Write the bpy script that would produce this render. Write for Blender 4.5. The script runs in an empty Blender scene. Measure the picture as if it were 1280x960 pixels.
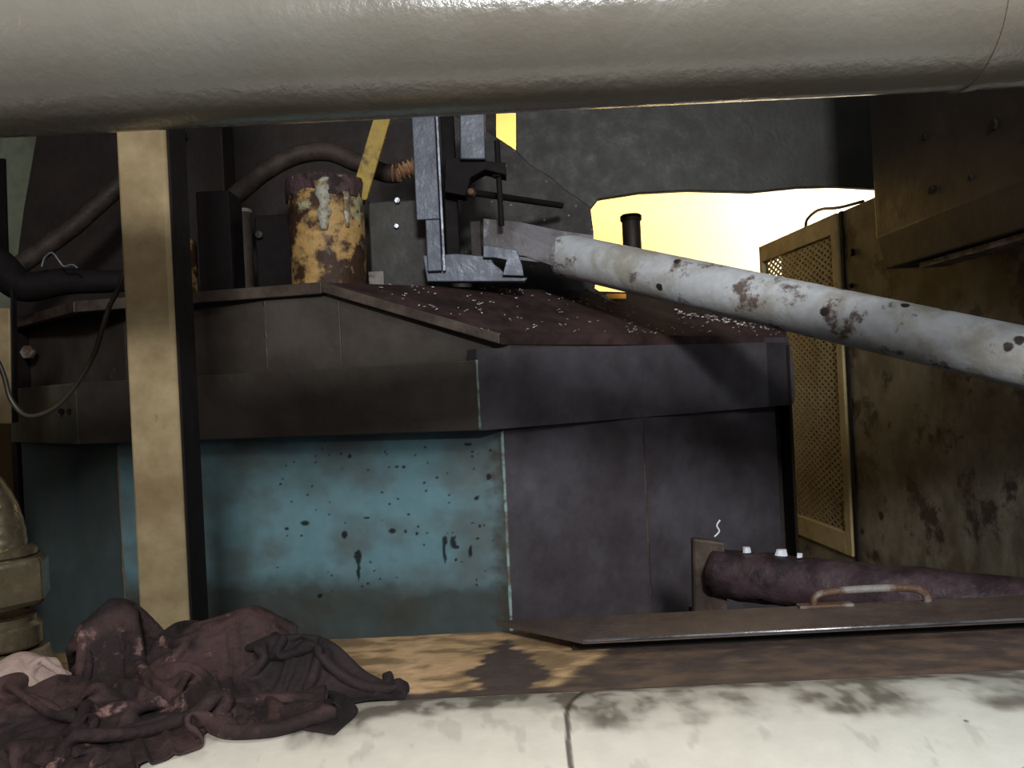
import bpy, math, random
import numpy as np
from mathutils import Vector, Matrix, noise

# ------------------------------------------------------------------ camera, world, lights
sc = bpy.context.scene
F = 1060.0                       # focal length in pixels of a 1280 wide frame
ROLL = math.radians(2.8)
ZC = 0.95                        # eye height over the floor; all shapes below are given relative to the eye
CA, SA = math.cos(ROLL), math.sin(ROLL)

cam_d = bpy.data.cameras.new('camera')
cam_d.sensor_width = 36.0
cam_d.lens = 36.0 * F / 1280.0
cam_d.clip_start = 0.02
cam = bpy.data.objects.new('camera', cam_d)
sc.collection.objects.link(cam)
cam.matrix_world = Matrix(((CA, SA, 0, 0), (0, 0, -1, 0), (-SA, CA, 0, ZC), (0, 0, 0, 1)))
sc.camera = cam

w = bpy.data.worlds.new('world'); sc.world = w
w.use_nodes = True
w.node_tree.nodes['Background'].inputs[0].default_value = (0.80, 0.86, 1.0, 1)
w.node_tree.nodes['Background'].inputs[1].default_value = 0.13

sc.view_settings.view_transform = 'Standard'
sc.view_settings.look = 'None'
sc.view_settings.gamma = 1.0
sc.view_settings.exposure = 0.03
sc.view_settings.use_curve_mapping = False

def area(name, loc, target, size, power, color, size_y=None, spread=180):
    d = bpy.data.lights.new(name, 'AREA')
    d.energy = power; d.color = color; d.size = size
    d.spread = math.radians(spread)
    if size_y:
        d.shape = 'RECTANGLE'; d.size_y = size_y
    o = bpy.data.objects.new(name, d); sc.collection.objects.link(o)
    p = Vector(loc) + Vector((0, 0, ZC)); t = Vector(target) + Vector((0, 0, ZC))
    o.location = p
    o.rotation_euler = (t - p).to_track_quat('-Z', 'Y').to_euler()
    return o
# daylight through the shop's high windows behind the photographer, cool from the right, warm lamp from the left
area('skylight_behind', (0.42, -2.4, 1.50), (0.75, 1.5, -0.15), 0.55, 40, (0.95, 0.97, 1.0), 0.4, spread=100)
area('skylight_right', (1.0, 0.25, 1.45), (0.75, 1.5, -0.3), 0.7, 9, (0.88, 0.94, 1.0), 0.4)
area('warm_pipe_fill', (-0.02, 0.38, 1.30), (-0.05, 1.05, -0.4), 0.6, 4.6, (1.0, 0.88, 0.70), 0.4)  # unseen warm fill added to brighten the foreground pipe
area('warm_lamp_left', (-1.9, -0.6, 0.9), (-0.9, 2.0, -0.1), 0.5, 2.6, (1.0, 0.72, 0.42))
# bright daylight in the bay beyond the machine
area('bay_daylight', (2.9, 5.0, 2.0), (2.5, 6.2, 0.8), 0.9, 85, (1.0, 0.98, 0.94), 0.6, spread=110)
area('bay_yellow_fill', (0.6, 5.1, 1.95), (0.6, 6.2, 0.9), 1.6, 55, (1.0, 0.64, 0.16), 0.5, spread=140)  # unseen lamp added to tint the left of the bay wall yellow

# ------------------------------------------------------------------ pixel -> place
def ray(px, py):
    u = (px - 640.0) / F; v = -(py - 480.0) / F
    return Vector((u * CA + v * SA, 1.0, -u * SA + v * CA))
def P(px, py, d):                 # point on the sight line at depth d
    return ray(px, py) * d
def PH(px, py, z):                # ... at height z relative to the eye
    r = ray(px, py); return r * (z / r.z)
def PP(px, py, a, b, c):          # ... on the plane z = a + b x + c y
    r = ray(px, py); return r * (a / (r.z - b * r.x - c * r.y))
def XY(px, d, z=0.0):             # plan point of a pixel column at depth d and height z
    # solve for the x at which (x, d, z) projects to column px
    u = (px - 640.0) / F
    x = (u * d + z * SA) / CA
    return (x, d)

# ------------------------------------------------------------------ mesh builder
class G:
    def __init__(s): s.v = []; s.f = []; s.col = None
    def add(s, vs, fs):
        n = len(s.v); s.v += [Vector(p) for p in vs]; s.f += [tuple(i + n for i in f) for f in fs]; return s
    def merge(s, o): return s.add(o.v, o.f)

def prism(pts, z0, z1):           # plan polygon extruded upwards
    n = len(pts); g = G()
    vs = [(p[0], p[1], z0) for p in pts] + [(p[0], p[1], z1) for p in pts]
    fs = [tuple(range(n))[::-1], tuple(range(n, 2 * n))] + [(i, (i + 1) % n, n + (i + 1) % n, n + i) for i in range(n)]
    return g.add(vs, fs)
def slab(pts, t):                 # planar polygon given thickness vector t
    n = len(pts); t = Vector(t); pts = [Vector(p) for p in pts]
    vs = pts + [p + t for p in pts]
    fs = [tuple(range(n))[::-1], tuple(range(n, 2 * n))] + [(i, (i + 1) % n, n + (i + 1) % n, n + i) for i in range(n)]
    return G().add(vs, fs)
def box(c, s, rot=None):
    c = Vector(c); vs = []
    for z in (-1, 1):
        for x, y in ((-1, -1), (1, -1), (1, 1), (-1, 1)):
            p = Vector((x * s[0] / 2, y * s[1] / 2, z * s[2] / 2))
            if rot: p = rot @ p
            vs.append(c + p)
    return G().add(vs, [(3, 2, 1, 0), (4, 5, 6, 7), (0, 1, 5, 4), (1, 2, 6, 5), (2, 3, 7, 6), (3, 0, 4, 7)])
def frame_of(d):
    d = d.normalized()
    up = Vector((0, 0, 1)) if abs(d.z) < 0.95 else Vector((1, 0, 0))
    a = d.cross(up).normalized(); return a, d.cross(a).normalized()
def spline(pts, n=8):
    pts = [Vector(p) for p in pts]; out = []
    for i in range(len(pts) - 1):
        p0 = pts[max(i - 1, 0)]; p1 = pts[i]; p2 = pts[i + 1]; p3 = pts[min(i + 2, len(pts) - 1)]
        for k in range(n):
            t = k / n
            out.append(0.5 * ((2 * p1) + (p2 - p0) * t + (2 * p0 - 5 * p1 + 4 * p2 - p3) * t * t + (3 * p1 - p0 - 3 * p2 + p3) * t ** 3))
    out.append(pts[-1]); return out
def tube(path, r, seg=16, wall=None, bumpf=None):
    # r: number or function of 0..1; wall: hollow tube wall thickness
    path = [Vector(p) for p in path]; g = G(); n = len(path); rings = []
    a0 = None
    for i, p in enumerate(path):
        d = (path[min(i + 1, n - 1)] - path[max(i - 1, 0)]).normalized()
        if a0 is None: a, b = frame_of(d)
        else:
            a = (a0 - d * a0.dot(d)).normalized(); b = d.cross(a)
        a0 = a
        rr = r(i / (n - 1)) if callable(r) else r
        ring = []
        for k in range(seg):
            t = 2 * math.pi * k / seg
            q = rr * (bumpf(i / (n - 1), t) if bumpf else 1.0)
            ring.append(p + a * (math.cos(t) * q) + b * (math.sin(t) * q))
        rings.append(ring)
    if wall:
        for i in range(n - 1, -1, -1):
            c = path[i]
            rings.append([c + (q - c) * (1 - wall / (q - c).length) for q in rings[i]])
    vs = [q for ring in rings for q in ring]; m = len(rings); fs = []
    for i in range(m if wall else m - 1):
        j = (i + 1) % m
        for k in range(seg):
            l = (k + 1) % seg
            fs.append((i * seg + k, j * seg + k, j * seg + l, i * seg + l))
    if not wall: fs += [tuple(range(seg)), tuple((m - 1) * seg + k for k in range(seg))[::-1]]
    return g.add(vs, fs)
def lathe(prof, o, seg=40, axis=None, jitter=0):
    o = Vector(o); ax = Vector(axis).normalized() if axis else Vector((0, 0, 1))
    a, b = frame_of(ax); vs = []; fs = []; m = len(prof)
    for r, h in prof:
        for k in range(seg):
            t = 2 * math.pi * k / seg
            q = r * (1 + jitter * noise.noise(Vector((math.cos(t) * 2, math.sin(t) * 2, h * 12))))
            vs.append(o + ax * h + a * (q * math.cos(t)) + b * (q * math.sin(t)))
    for i in range(m - 1):
        for k in range(seg):
            l = (k + 1) % seg
            fs.append((i * seg + k, (i + 1) * seg + k, (i + 1) * seg + l, i * seg + l))
    if prof[0][0] > 1e-6: fs.append(tuple(range(seg)))
    if prof[-1][0] > 1e-6: fs.append(tuple((m - 1) * seg + k for k in range(seg))[::-1])
    return G().add(vs, fs)
def hexnut(o, axis, r, h, rot=0.0, seg=6):
    ax = Vector(axis).normalized(); a, b = frame_of(ax); o = Vector(o); vs = []
    for rr, hh in ((r * .92, 0), (r, h * .12), (r, h * .88), (r * .92, h)):
        for k in range(seg):
            t = 2 * math.pi * k / seg + rot
            vs.append(o + ax * hh + a * (rr * math.cos(t)) + b * (rr * math.sin(t)))
    fs = [tuple(range(seg)), tuple(range(3 * seg, 4 * seg))[::-1]]
    for i in range(3):
        for k in range(seg):
            l = (k + 1) % seg; fs.append((i * seg + k, (i + 1) * seg + k, (i + 1) * seg + l, i * seg + l))
    return G().add(vs, fs)

def link_mesh(name, g, mat, base, parent=None, smooth=False, bevel=0, subdiv=0, solid=0):
    me = bpy.data.meshes.new(name)
    me.from_pydata([tuple(p - base) for p in g.v], [], g.f)
    bm_fix(me)
    me.materials.append(mat)
    if g.col is not None:
        at = me.color_attributes.new('wear_and_light', 'FLOAT_COLOR', 'POINT')
        arr = np.ones((len(g.v), 4), dtype=np.float32); arr[:, :3] = g.col
        at.data.foreach_set('color', arr.ravel())
    o = bpy.data.objects.new(name, me); sc.collection.objects.link(o)
    if parent is not None: o.parent = parent
    if smooth:
        for p in me.polygons: p.use_smooth = True
        if smooth != 'all':
            me.set_sharp_from_angle(angle=math.radians(smooth if smooth is not True else 35))
    if solid:
        m = o.modifiers.new('thickness', 'SOLIDIFY'); m.thickness = solid; m.offset = 0
    if bevel:
        m = o.modifiers.new('bevel', 'BEVEL'); m.width = bevel; m.segments = 2; m.limit_method = 'ANGLE'; m.angle_limit = math.radians(40)
    if subdiv:
        m = o.modifiers.new('subsurf', 'SUBSURF'); m.levels = subdiv; m.render_levels = subdiv
    return o
def bm_fix(me):
    import bmesh
    bm = bmesh.new(); bm.from_mesh(me)
    bmesh.ops.recalc_face_normals(bm, faces=bm.faces)
    bm.to_mesh(me); bm.free()
def base_of(gs):
    xs = [p for g in gs for p in g.v]
    return Vector(((min(p.x for p in xs) + max(p.x for p in xs)) / 2, (min(p.y for p in xs) + max(p.y for p in xs)) / 2, min(p.z for p in xs)))
def props(o, label=None, cat=None, group=None, kind=None):
    if label: o['label'] = label
    if cat: o['category'] = cat
    if group: o['group'] = group
    if kind: o['kind'] = kind
def solo(name, g, mat, label=None, cat=None, group=None, kind=None, **k):
    b = base_of([g]); o = link_mesh(name, g, mat, b, **k)
    o.location = b + Vector((0, 0, ZC)); props(o, label, cat, group, kind); return o
def thing(name, label, cat, parts, group=None):
    # parts: (name, geometry, material, options dict) ; options may hold sub=[same] and label
    b = base_of([p[1] for p in parts])
    e = bpy.data.objects.new(name, None); e.empty_display_size = 0.05; sc.collection.objects.link(e)
    e.location = b + Vector((0, 0, ZC)); props(e, label, cat, group)
    def mk(p, parent):
        opt = dict(p[3]) if len(p) > 3 else {}
        sub = opt.pop('sub', []); lab = opt.pop('label', None); kd = opt.pop('kind', None)
        o = link_mesh(p[0], p[1], p[2], b, parent=parent, **opt); props(o, lab, kind=kd)
        for q in sub: mk(q, o)
    for p in parts: mk(p, e)
    return e

# ------------------------------------------------------------------ materials
def s2l(c):
    return tuple(((x / 255.0) / 12.92 if x <= 10 else (((x / 255.0) + 0.055) / 1.055) ** 2.4) for x in c) + (1.0,)
def mat(name, base, dirt=None, scale=3.0, amount=0.5, soft=0.12, rough=0.6, bump=0.15, bscale=40.0, metal=0.0,
        spots=None, sscale=9.0, samount=0.12, stretch=(1, 1, 1), var=0.15, spec=0.4, dirt2=None, amount2=0.35, scale2=8.0, wear_and_light=False, coat=0.0):
    m = bpy.data.materials.new(name); m.use_nodes = True; nt = m.node_tree; N = nt.nodes; L = nt.links
    bs = N['Principled BSDF']; bs.inputs['Metallic'].default_value = metal
    bs.inputs['Specular IOR Level'].default_value = spec
    bs.inputs['Coat Weight'].default_value = coat; bs.inputs['Coat Roughness'].default_value = 0.06
    tc = N.new('ShaderNodeTexCoord'); mp = N.new('ShaderNodeMapping'); L.new(tc.outputs['Object'], mp.inputs[0])
    mp.inputs['Scale'].default_value = stretch
    def nz(sc_, det=6, rgh=0.6, off=0.0):
        n = N.new('ShaderNodeTexNoise'); n.inputs['Scale'].default_value = sc_; n.inputs['Detail'].default_value = det
        n.inputs['Roughness'].default_value = rgh
        if off:
            q = N.new('ShaderNodeVectorMath'); q.operation = 'ADD'; q.inputs[1].default_value = (off, off * 1.7, off * .3)
            L.new(mp.outputs[0], q.inputs[0]); L.new(q.outputs[0], n.inputs['Vector'])
        else: L.new(mp.outputs[0], n.inputs['Vector'])
        return n.outputs['Fac']
    def step(src, lo, hi):
        r = N.new('ShaderNodeMapRange'); r.interpolation_type = 'SMOOTHSTEP'; r.inputs[1].default_value = lo; r.inputs[2].default_value = hi
        L.new(src, r.inputs[0]); return r.outputs[0]
    def mix(a, b, f):
        x = N.new('ShaderNodeMix'); x.data_type = 'RGBA'
        for s, v in ((6, a), (7, b)):
            if isinstance(v, tuple): x.inputs[s].default_value = v
            else: L.new(v, x.inputs[s])
        if isinstance(f, float): x.inputs[0].default_value = f
        else: L.new(f, x.inputs[0])
        return x.outputs[2]
    if wear_and_light:
        at = N.new('ShaderNodeAttribute'); at.attribute_name = 'wear_and_light'; col = at.outputs['Color']
    else: col = s2l(base)
    fine = nz(scale * 5, 5, .65, 3.1)
    if dirt:
        n1 = nz(scale, 7, .62); t = 0.5 + (0.5 - amount) * 0.45
        col = mix(col, s2l(dirt), step(n1, t - soft / 2, t + soft / 2))
    if dirt2:
        n2 = nz(scale2, 8, .7, 7.7); t = 0.5 + (0.5 - amount2) * 0.45
        col = mix(col, s2l(dirt2), step(n2, t - .04, t + .05))
    if spots:
        v = N.new('ShaderNodeTexVoronoi'); v.inputs['Scale'].default_value = sscale; v.inputs['Randomness'].default_value = 1.0
        L.new(mp.outputs[0], v.inputs['Vector'])
        a_ = N.new('ShaderNodeMath'); a_.operation = 'ADD'
        nn = nz(sscale * 4, 3, .6, 11.); mm = N.new('ShaderNodeMath'); mm.operation = 'MULTIPLY'; mm.inputs[1].default_value = .18; L.new(nn, mm.inputs[0])
        L.new(v.outputs['Distance'], a_.inputs[0]); L.new(mm.outputs[0], a_.inputs[1])
        inv = step(a_.outputs[0], samount + .11, samount + .05)
        gate = step(nz(sscale * .35, 2, .5, 19.), .50, .56)
        mu = N.new('ShaderNodeMath'); mu.operation = 'MULTIPLY'; L.new(inv, mu.inputs[0]); L.new(gate, mu.inputs[1])
        col = mix(col, s2l(spots), mu.outputs[0])
    hsv = N.new('ShaderNodeHueSaturation')
    vr = N.new('ShaderNodeMapRange'); vr.inputs[1].default_value = .3; vr.inputs[2].default_value = .7
    vr.inputs[3].default_value = 1 - var; vr.inputs[4].default_value = 1 + var
    L.new(fine, vr.inputs[0]); L.new(vr.outputs[0], hsv.inputs['Value'])
    if isinstance(col, tuple): hsv.inputs['Color'].default_value = col
    else: L.new(col, hsv.inputs['Color'])
    L.new(hsv.outputs[0], bs.inputs['Base Color'])
    rr = N.new('ShaderNodeMapRange'); rr.inputs[1].default_value = .3; rr.inputs[2].default_value = .7
    rr.inputs[3].default_value = max(rough - .12, .05); rr.inputs[4].default_value = min(rough + .12, 1); L.new(fine, rr.inputs[0]); L.new(rr.outputs[0], bs.inputs['Roughness'])
    if bump:
        b = N.new('ShaderNodeBump'); b.inputs['Strength'].default_value = bump; b.inputs['Distance'].default_value = 0.01
        L.new(nz(bscale, 5, .6, 5.), b.inputs['Height']); L.new(b.outputs[0], bs.inputs['Normal'])
        if coat: L.new(b.outputs[0], bs.inputs['Coat Normal'])
    return m

M = {}
M['pipe_paint'] = mat('glossy_grey_paint', (142, 141, 132), (128, 118, 102), 1.3, .5, .6, .25, .12, 80, spots=(40, 34, 26), sscale=11, samount=.03, var=.05, spec=.5, coat=1.0)
M['post'] = mat('beige_post_paint', (168, 150, 114), (138, 118, 84), 3, .45, .2, .55, .1, 50, spots=(60, 46, 30), sscale=14, samount=.08, dirt2=(95, 76, 52), amount2=.12)
M['floor'] = mat('concrete_floor', (60, 55, 50), (35, 30, 28), 2, .5)
M['plaster'] = mat('dark_wall', (46, 40, 36), (30, 26, 24), 2, .5)
M['yellow_wall'] = mat('cream_wall', (236, 226, 196), None, 1, .2, rough=.8, bump=0, var=.03)
M['teal'] = mat('teal_enamel', (92, 108, 106), (84, 94, 92), 1.6, .55, .25, .45, .08, 30, spots=(26, 24, 24), sscale=13, samount=.06, var=.08, dirt2=(84, 66, 50), amount2=.10, scale2=5)
M['dark_panel'] = mat('grimed_dark_steel', (92, 88, 94), (74, 68, 72), 2.5, .5, .25, .5, .15, 35, spots=(150, 150, 160), sscale=24, samount=.02, var=.16, dirt2=(106, 98, 112), amount2=.2, scale2=3)
M['band'] = mat('brown_grimed_steel', (84, 77, 70), (66, 58, 52), 2.5, .5, .3, .5, .12, 35, var=.1, dirt2=(104, 94, 84), amount2=.12, scale2=7)
M['beige_band'] = mat('beige_grimed_paint', (116, 110, 92), (96, 88, 72), 3, .45, .3, .6, .1, 40)
M['deck'] = mat('oily_brown_deck', (76, 58, 57), (52, 40, 39), 4, .5, .2, .8, .35, 30, dirt2=(104, 66, 40), amount2=.14, scale2=6, var=.25, spec=.15)
M['edge'] = mat('worn_plate_edge', (92, 78, 68), (66, 54, 48), 6, .5, .2, .5, .2, 50)
M['seam'] = mat('worn_bright_seam', (150, 176, 172), (110, 104, 92), 30, .45, .2, .5, .2, 80)
M['black'] = mat('oily_black_steel', (32, 28, 27), (24, 20, 19), 4, .5, .2, .75, .2, 40, spec=.2)
M['darkbrown'] = mat('dark_brown_steel', (58, 47, 42), (42, 34, 30), 3, .5, .3, .6, .2, 30, var=.15)
M['hood'] = mat('dark_speckled_steel', (66, 65, 59), (52, 49, 44), 3, .5, .3, .55, .2, 30, spots=(150, 154, 142), sscale=26, samount=.035, var=.2)
M['shroud'] = mat('pale_speckled_shroud', (66, 62, 56), (46, 42, 38), 4, .5, .2, .6, .4, 30, spots=(150, 150, 140), sscale=34, samount=.13, var=.25)
M['steel'] = mat('blue_grey_steel', (96, 102, 114), (72, 74, 82), 5, .45, .3, .42, .15, 60, var=.12, metal=.2)
M['bright'] = mat('bright_steel', (190, 196, 204), (130, 130, 132), 8, .3, .2, .25, .1, 60, metal=.8)
M['rail_edge'] = mat('rail_edge_steel', (130, 136, 146), (90, 92, 98), 12, .4, .2, .35, .1, 60, metal=.4)
M['can'] = mat('rusty_yellow_can', (200, 160, 100), (70, 48, 34), 8, .54, .1, .6, .4, 40, dirt2=(186, 180, 140), amount2=.32, scale2=9, var=.3, spots=(40,28,22), sscale=26, samount=.14)
M['crust'] = mat('purple_brown_crust', (92, 70, 72), (52, 38, 38), 14, .5, .1, .7, .8, 60, spots=(190, 190, 190), sscale=30, samount=.06)
M['white_drip'] = mat('pale_paint_drip', (184, 182, 166), (140, 116, 82), 26, .45, var=.25)
M['yellow'] = mat('dirty_yellow_bar', (190, 160, 74), (104, 88, 60), 7, .42, .1, .5, .2, 50)
M['white_pipe'] = mat('chipped_white_pipe', (205, 208, 210), (176, 172, 160), 7, .42, .2, .45, .2, 35, spots=(60, 48, 44), sscale=14, samount=.17, dirt2=(112, 96, 88), amount2=.33, scale2=11, var=.12)
M['chute'] = mat('scuffed_grey_chute', (122, 118, 122), (92, 84, 84), 8, .5, .2, .55, .25, 50, dirt2=(150, 154, 162), amount2=.15, scale2=9)
M['tan'] = mat('tan_guard_paint', (178, 160, 118), (140, 120, 82), 4, .4, .25, .6, .1, 50, dirt2=(80, 60, 36), amount2=.08)
M['mesh'] = mat('tan_mesh_paint', (160, 144, 106), (128, 112, 78), 5, .4, .3, .6, .1, 50)
M['cab'] = mat('stained_tan_cabinet', (126, 120, 102), (92, 84, 70), 4, .5, .2, .65, .15, 30, spots=(34, 28, 24), sscale=9, samount=.16, dirt2=(58, 48, 42), amount2=.36, scale2=5.5, var=.25)
M['ubox'] = mat('dark_brown_box_paint', (52, 44, 38), (38, 31, 27), 3, .5, .3, .5, .15, 30, spots=(16, 12, 10), sscale=6, samount=.06)
M['ledge'] = mat('worn_ledge', (0, 0, 0), None, 6, rough=.6, bump=.25, bscale=40, wear_and_light=True, var=.15)
M['bigpipe'] = mat('grimy_white_pipe', (0, 0, 0), None, 5, rough=.5, bump=.1, bscale=30, wear_and_light=True, var=.05, spots=(80, 72, 60), sscale=14, samount=.05)
M['tread'] = mat('dark_brown_plate', (94, 80, 74), (76, 64, 58), 5, .5, .3, .5, .2, 40)
M['beam'] = mat('purple_brown_beam', (72, 56, 60), (44, 34, 36), 6, .5, .12, .5, .4, 35, dirt2=(122, 104, 112), amount2=.15, scale2=7, var=.2)
M['rod'] = mat('rusty_rod', (140, 134, 128), (96, 72, 56), 14, .5, .15, .5, .4, 80)
M['rag'] = mat('brown_rag_cloth', (72, 52, 50), (40, 28, 28), 9, .5, .15, .8, .4, 140, dirt2=(140, 108, 102), amount2=.2, scale2=13, var=.25)
M['rag_dark'] = mat('dark_oily_cloth', (50, 38, 38), (32, 24, 25), 8, .5, .2, .8, .3, 140, var=.2)
M['pink'] = mat('pale_pink_rag', (170, 148, 138), (140, 116, 106), 9, .4, .2, .9, .3, 140)
M['brass'] = mat('dull_brass_fitting', (150, 138, 112), (118, 104, 82), 9, .4, .3, .26, .04, 30, metal=.8, var=.1)
M['cloth_base'] = mat('grimy_beige_casting', (118, 104, 82), (104, 90, 68), 8, .45, .2, .7, .2, 50)
M['green'] = mat('pale_green_panel', (146, 152, 128), (118, 122, 102), 4, .4, .3, .55, .05)
M['hose'] = mat('brown_rubber_hose', (80, 68, 60), (58, 48, 42), 8, .5, .2, .6, .2, 60)
M['tan_hose'] = mat('tan_bellows', (226, 182, 140), (150, 108, 78), 14, .45, .2, .6, .2, 60)
M['cable'] = mat('dark_cable', (60, 52, 42), None, 8, rough=.35, bump=0)
M['chips'] = mat('pale_metal_shavings', (190, 186, 182), (120, 100, 84), 40, .4, rough=.5, metal=.3)
M['orange'] = mat('gap_light_orange', (250, 170, 30), None, rough=.5, bump=0, var=.05)  # colour of the window light in the gap under the pipe

rnd = random.Random(7)
# ------------------------------------------------------------------ the setting
FL = -ZC
solo('floor', box((0.3, 2.6, FL - .05), (7.2, 8.2, .1)), M['floor'], kind='structure')
solo('wall_back', box((0.3, 6.3, .55), (7.2, .2, 3.0)), M['yellow_wall'], kind='structure')
solo('ceiling', box((0.3, 4.35, 2.1), (7.2, 4.1, .1)), M['plaster'], kind='structure')
solo('wall_left', box((-3.25, 2.6, .55), (.1, 7.6, 3.0)), M['plaster'], kind='structure')
solo('wall_right', box((3.85, 2.6, .55), (.1, 7.6, 3.0)), M['plaster'], kind='structure')

# ------------------------------------------------------------------ the polygonal machine housing
RA, RB, RC = -.753, -.274, .379                # sloping roof facet z = RA + RB x + RC y
ZD = .32                                        # deck height
def inset_poly(z, cols): return [XY(px, d, z) for px, d in cols]
back = [(.95, 3.28), (.35, 3.30), (-.3, 3.75), (-1.7, 3.9)]
low = inset_poly(-.3, [(29, 3.0), (150, 2.66), (631, 2.37), (806, 2.62), (972, 3.0)])
A_, B_, C_, D_, E_ = low
def plate(a, b, z0, z1, t=.012, out=0.0):      # vertical sheet between plan points a and b
    a = Vector((a[0], a[1], 0)); b = Vector((b[0], b[1], 0)); d = (b - a).normalized(); n = Vector((d.y, -d.x, 0))
    a = a + n * out; b = b + n * out
    return slab([a + Vector((0, 0, z0)), b + Vector((0, 0, z0)), b + Vector((0, 0, z1)), a + Vector((0, 0, z1))], -n * t)
def sm(a, b, x):
    t = max(0., min(1., (x - a) / (b - a))); return t * t * (3 - 2 * t)
def px_of(p):
    u = (p.x * CA - p.z * SA) / p.y; v = (p.x * SA + p.z * CA) / p.y
    return 640 + u * F, 480 - v * F
M['teal_worn'] = mat('worn_teal_enamel', (0, 0, 0), None, 4, rough=.42, bump=.06, bscale=40, wear_and_light=True, var=.07)
def teal_grid(a, b, z0, z1):
    a = Vector((a[0], a[1], 0)); b = Vector((b[0], b[1], 0)); d = (b - a).normalized(); nn = Vector((d.y, -d.x, 0))
    nx, nz = 330, 300; vs = []; cols = []; rr = random.Random(4)
    T1 = np.array(s2l((116, 154, 162))[:3]); T2 = np.array(s2l((106, 120, 120))[:3]); RU = np.array(s2l((70, 54, 42))[:3]); BK = np.array(s2l((26, 22, 22))[:3]); OL = np.array(s2l((66, 60, 48))[:3])
    chips = [(437, 571, 2.6, 2.6), (596, 623, 3, 2.5), (490, 664, 4.5, 3), (507, 664, 2, 2), (522, 667, 2, 2), (381, 653, 5, 3), (358, 660, 3, 2), (431, 669, 4, 5), (497, 583, 2.4, 1.6), (505, 583, 2.4, 1.6),
             (448, 697, 3.5, 9), (448, 714, 2, 12), (556, 676, 3, 6), (556, 690, 2, 14), (566, 678, 3.5, 7), (569, 684, 4, 2.5), (547, 597, 1.8, 1.6), (531, 603, 1.8, 1.6), (458, 647, 5, 1.2), (400, 745, 3, 3), (588, 690, 2, 8), (610, 597, 3, 4), (585, 557, 5, 2), (570, 700, 2, 2)]
    chips += [(rr.uniform(345, 625), rr.uniform(550, 740), rr.uniform(.8, 1.7), rr.uniform(.8, 1.7)) for _ in range(70)]
    C = np.array(chips)
    for j in range(nz + 1):
        for i in range(nx + 1):
            s_ = i / nx; z = z0 + (z1 - z0) * j / nz; q = a.lerp(b, s_) + Vector((0, 0, z)); vs.append(q)
            n1 = noise.fractal(Vector((s_ * 7, z * 7, 1)), 1, 2, 5); n2 = noise.fractal(Vector((s_ * 30, z * 30, 4)), 1, 2, 4)
            c = T1 + (T2 - T1) * sm(-.5, .7, n1)
            px, py = px_of(q)
            e = (1 - s_) * .86
            c = c + (RU - c) * sm(.045, .0, e + n2 * .02) * .75
            c = c + (OL - c) * sm(-.52, -.60, z + n1 * .05 + n2 * .01) * .8
            c = c + (RU - c) * sm(-.115, -.106, z + n2 * .008) * .7
            dd = np.min(((px - C[:, 0] + n2 * 2) / C[:, 2]) ** 2 + ((py - C[:, 1] + n1 * 2) / C[:, 3]) ** 2)
            c = c + (BK - c) * sm(1.5, .6, dd) * .9
            cols.append(c)
    fs = [(j * (nx + 1) + i, j * (nx + 1) + i + 1, (j + 1) * (nx + 1) + i + 1, (j + 1) * (nx + 1) + i) for j in range(nz) for i in range(nx)]
    g = G().add(vs, fs)
    n0 = len(g.v)
    A = a + Vector((0, 0, z0)); B = b + Vector((0, 0, z0)); Cc = b + Vector((0, 0, z1)); D = a + Vector((0, 0, z1))
    g.merge(slab([p - nn * .001 for p in (A, B, Cc, D)], -nn * .011))
    g.col = np.array(cols + [T2] * (len(g.v) - n0))
    return g
def seam_strip(p, z0, z1, wd=.011, seed=0):
    pts = [Vector((p[0], p[1], z0 + (z1 - z0) * i / 14)) for i in range(15)]
    return tube(pts, lambda t: wd * (.55 + .45 * noise.noise(Vector((t * 9, seed, 0)))) , 6)
TOPL = -.105
band_z0, band_z1 = -.122, .070
bandp = [XY(14, 3.05, -.12), XY(98, 2.63, -.12), XY(600, 2.30, -.12), XY(990, 3.0, -.12)]
collar = [XY(22, 3.20, .1), XY(158, 2.70, .1), XY(332, 2.50, .2), XY(637, 2.36, .1), XY(974, 3.02, .08)]
def ring(pts, z0, z1, t=.05):
    inner = []
    n = len(pts)
    g = G()
    for i in range(n - 1): g.merge(plate(pts[i], pts[i + 1], z0, z1, t))
    return g
# right eave line of the roof, the deck line
P1 = PP(405, 352, RA, RB, RC); P2 = PP(626, 417, RA, RB, RC); P3 = PP(984, 421, RA, RB, RC)
P4 = Vector((1.04, 3.22, RA + RB * 1.04 + RC * 3.22)); P5 = Vector((.62, (ZD - RA - RB * .62) / RC, ZD))
P1.z = ZD
P0 = PH(100, 377, ZD); Pm = PH(20, 400, ZD)
roof = slab([P1, P2, P3, P4, P5], (0, 0, -.03))
# finer roof with ragged front corner
rim_dir = (P2 - P1)
deck_front = [Pm, P0, P1]
deckpoly = [Pm, P0, P1, P5, Vector((-.3, 3.48, ZD)), Vector((-1.75, 3.55, ZD))]
deckg = slab(deckpoly, (0, 0, -.03))
def lip(a, b, h=.034, t=.02):
    a = Vector(a); b = Vector(b); d = (b - a); d.z = 0; d.normalize(); n = Vector((d.y, -d.x, 0))
    return slab([a + n * t, b + n * t, b + n * t - Vector((0, 0, h)), a + n * t - Vector((0, 0, h))], -n * (t + .01))
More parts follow.
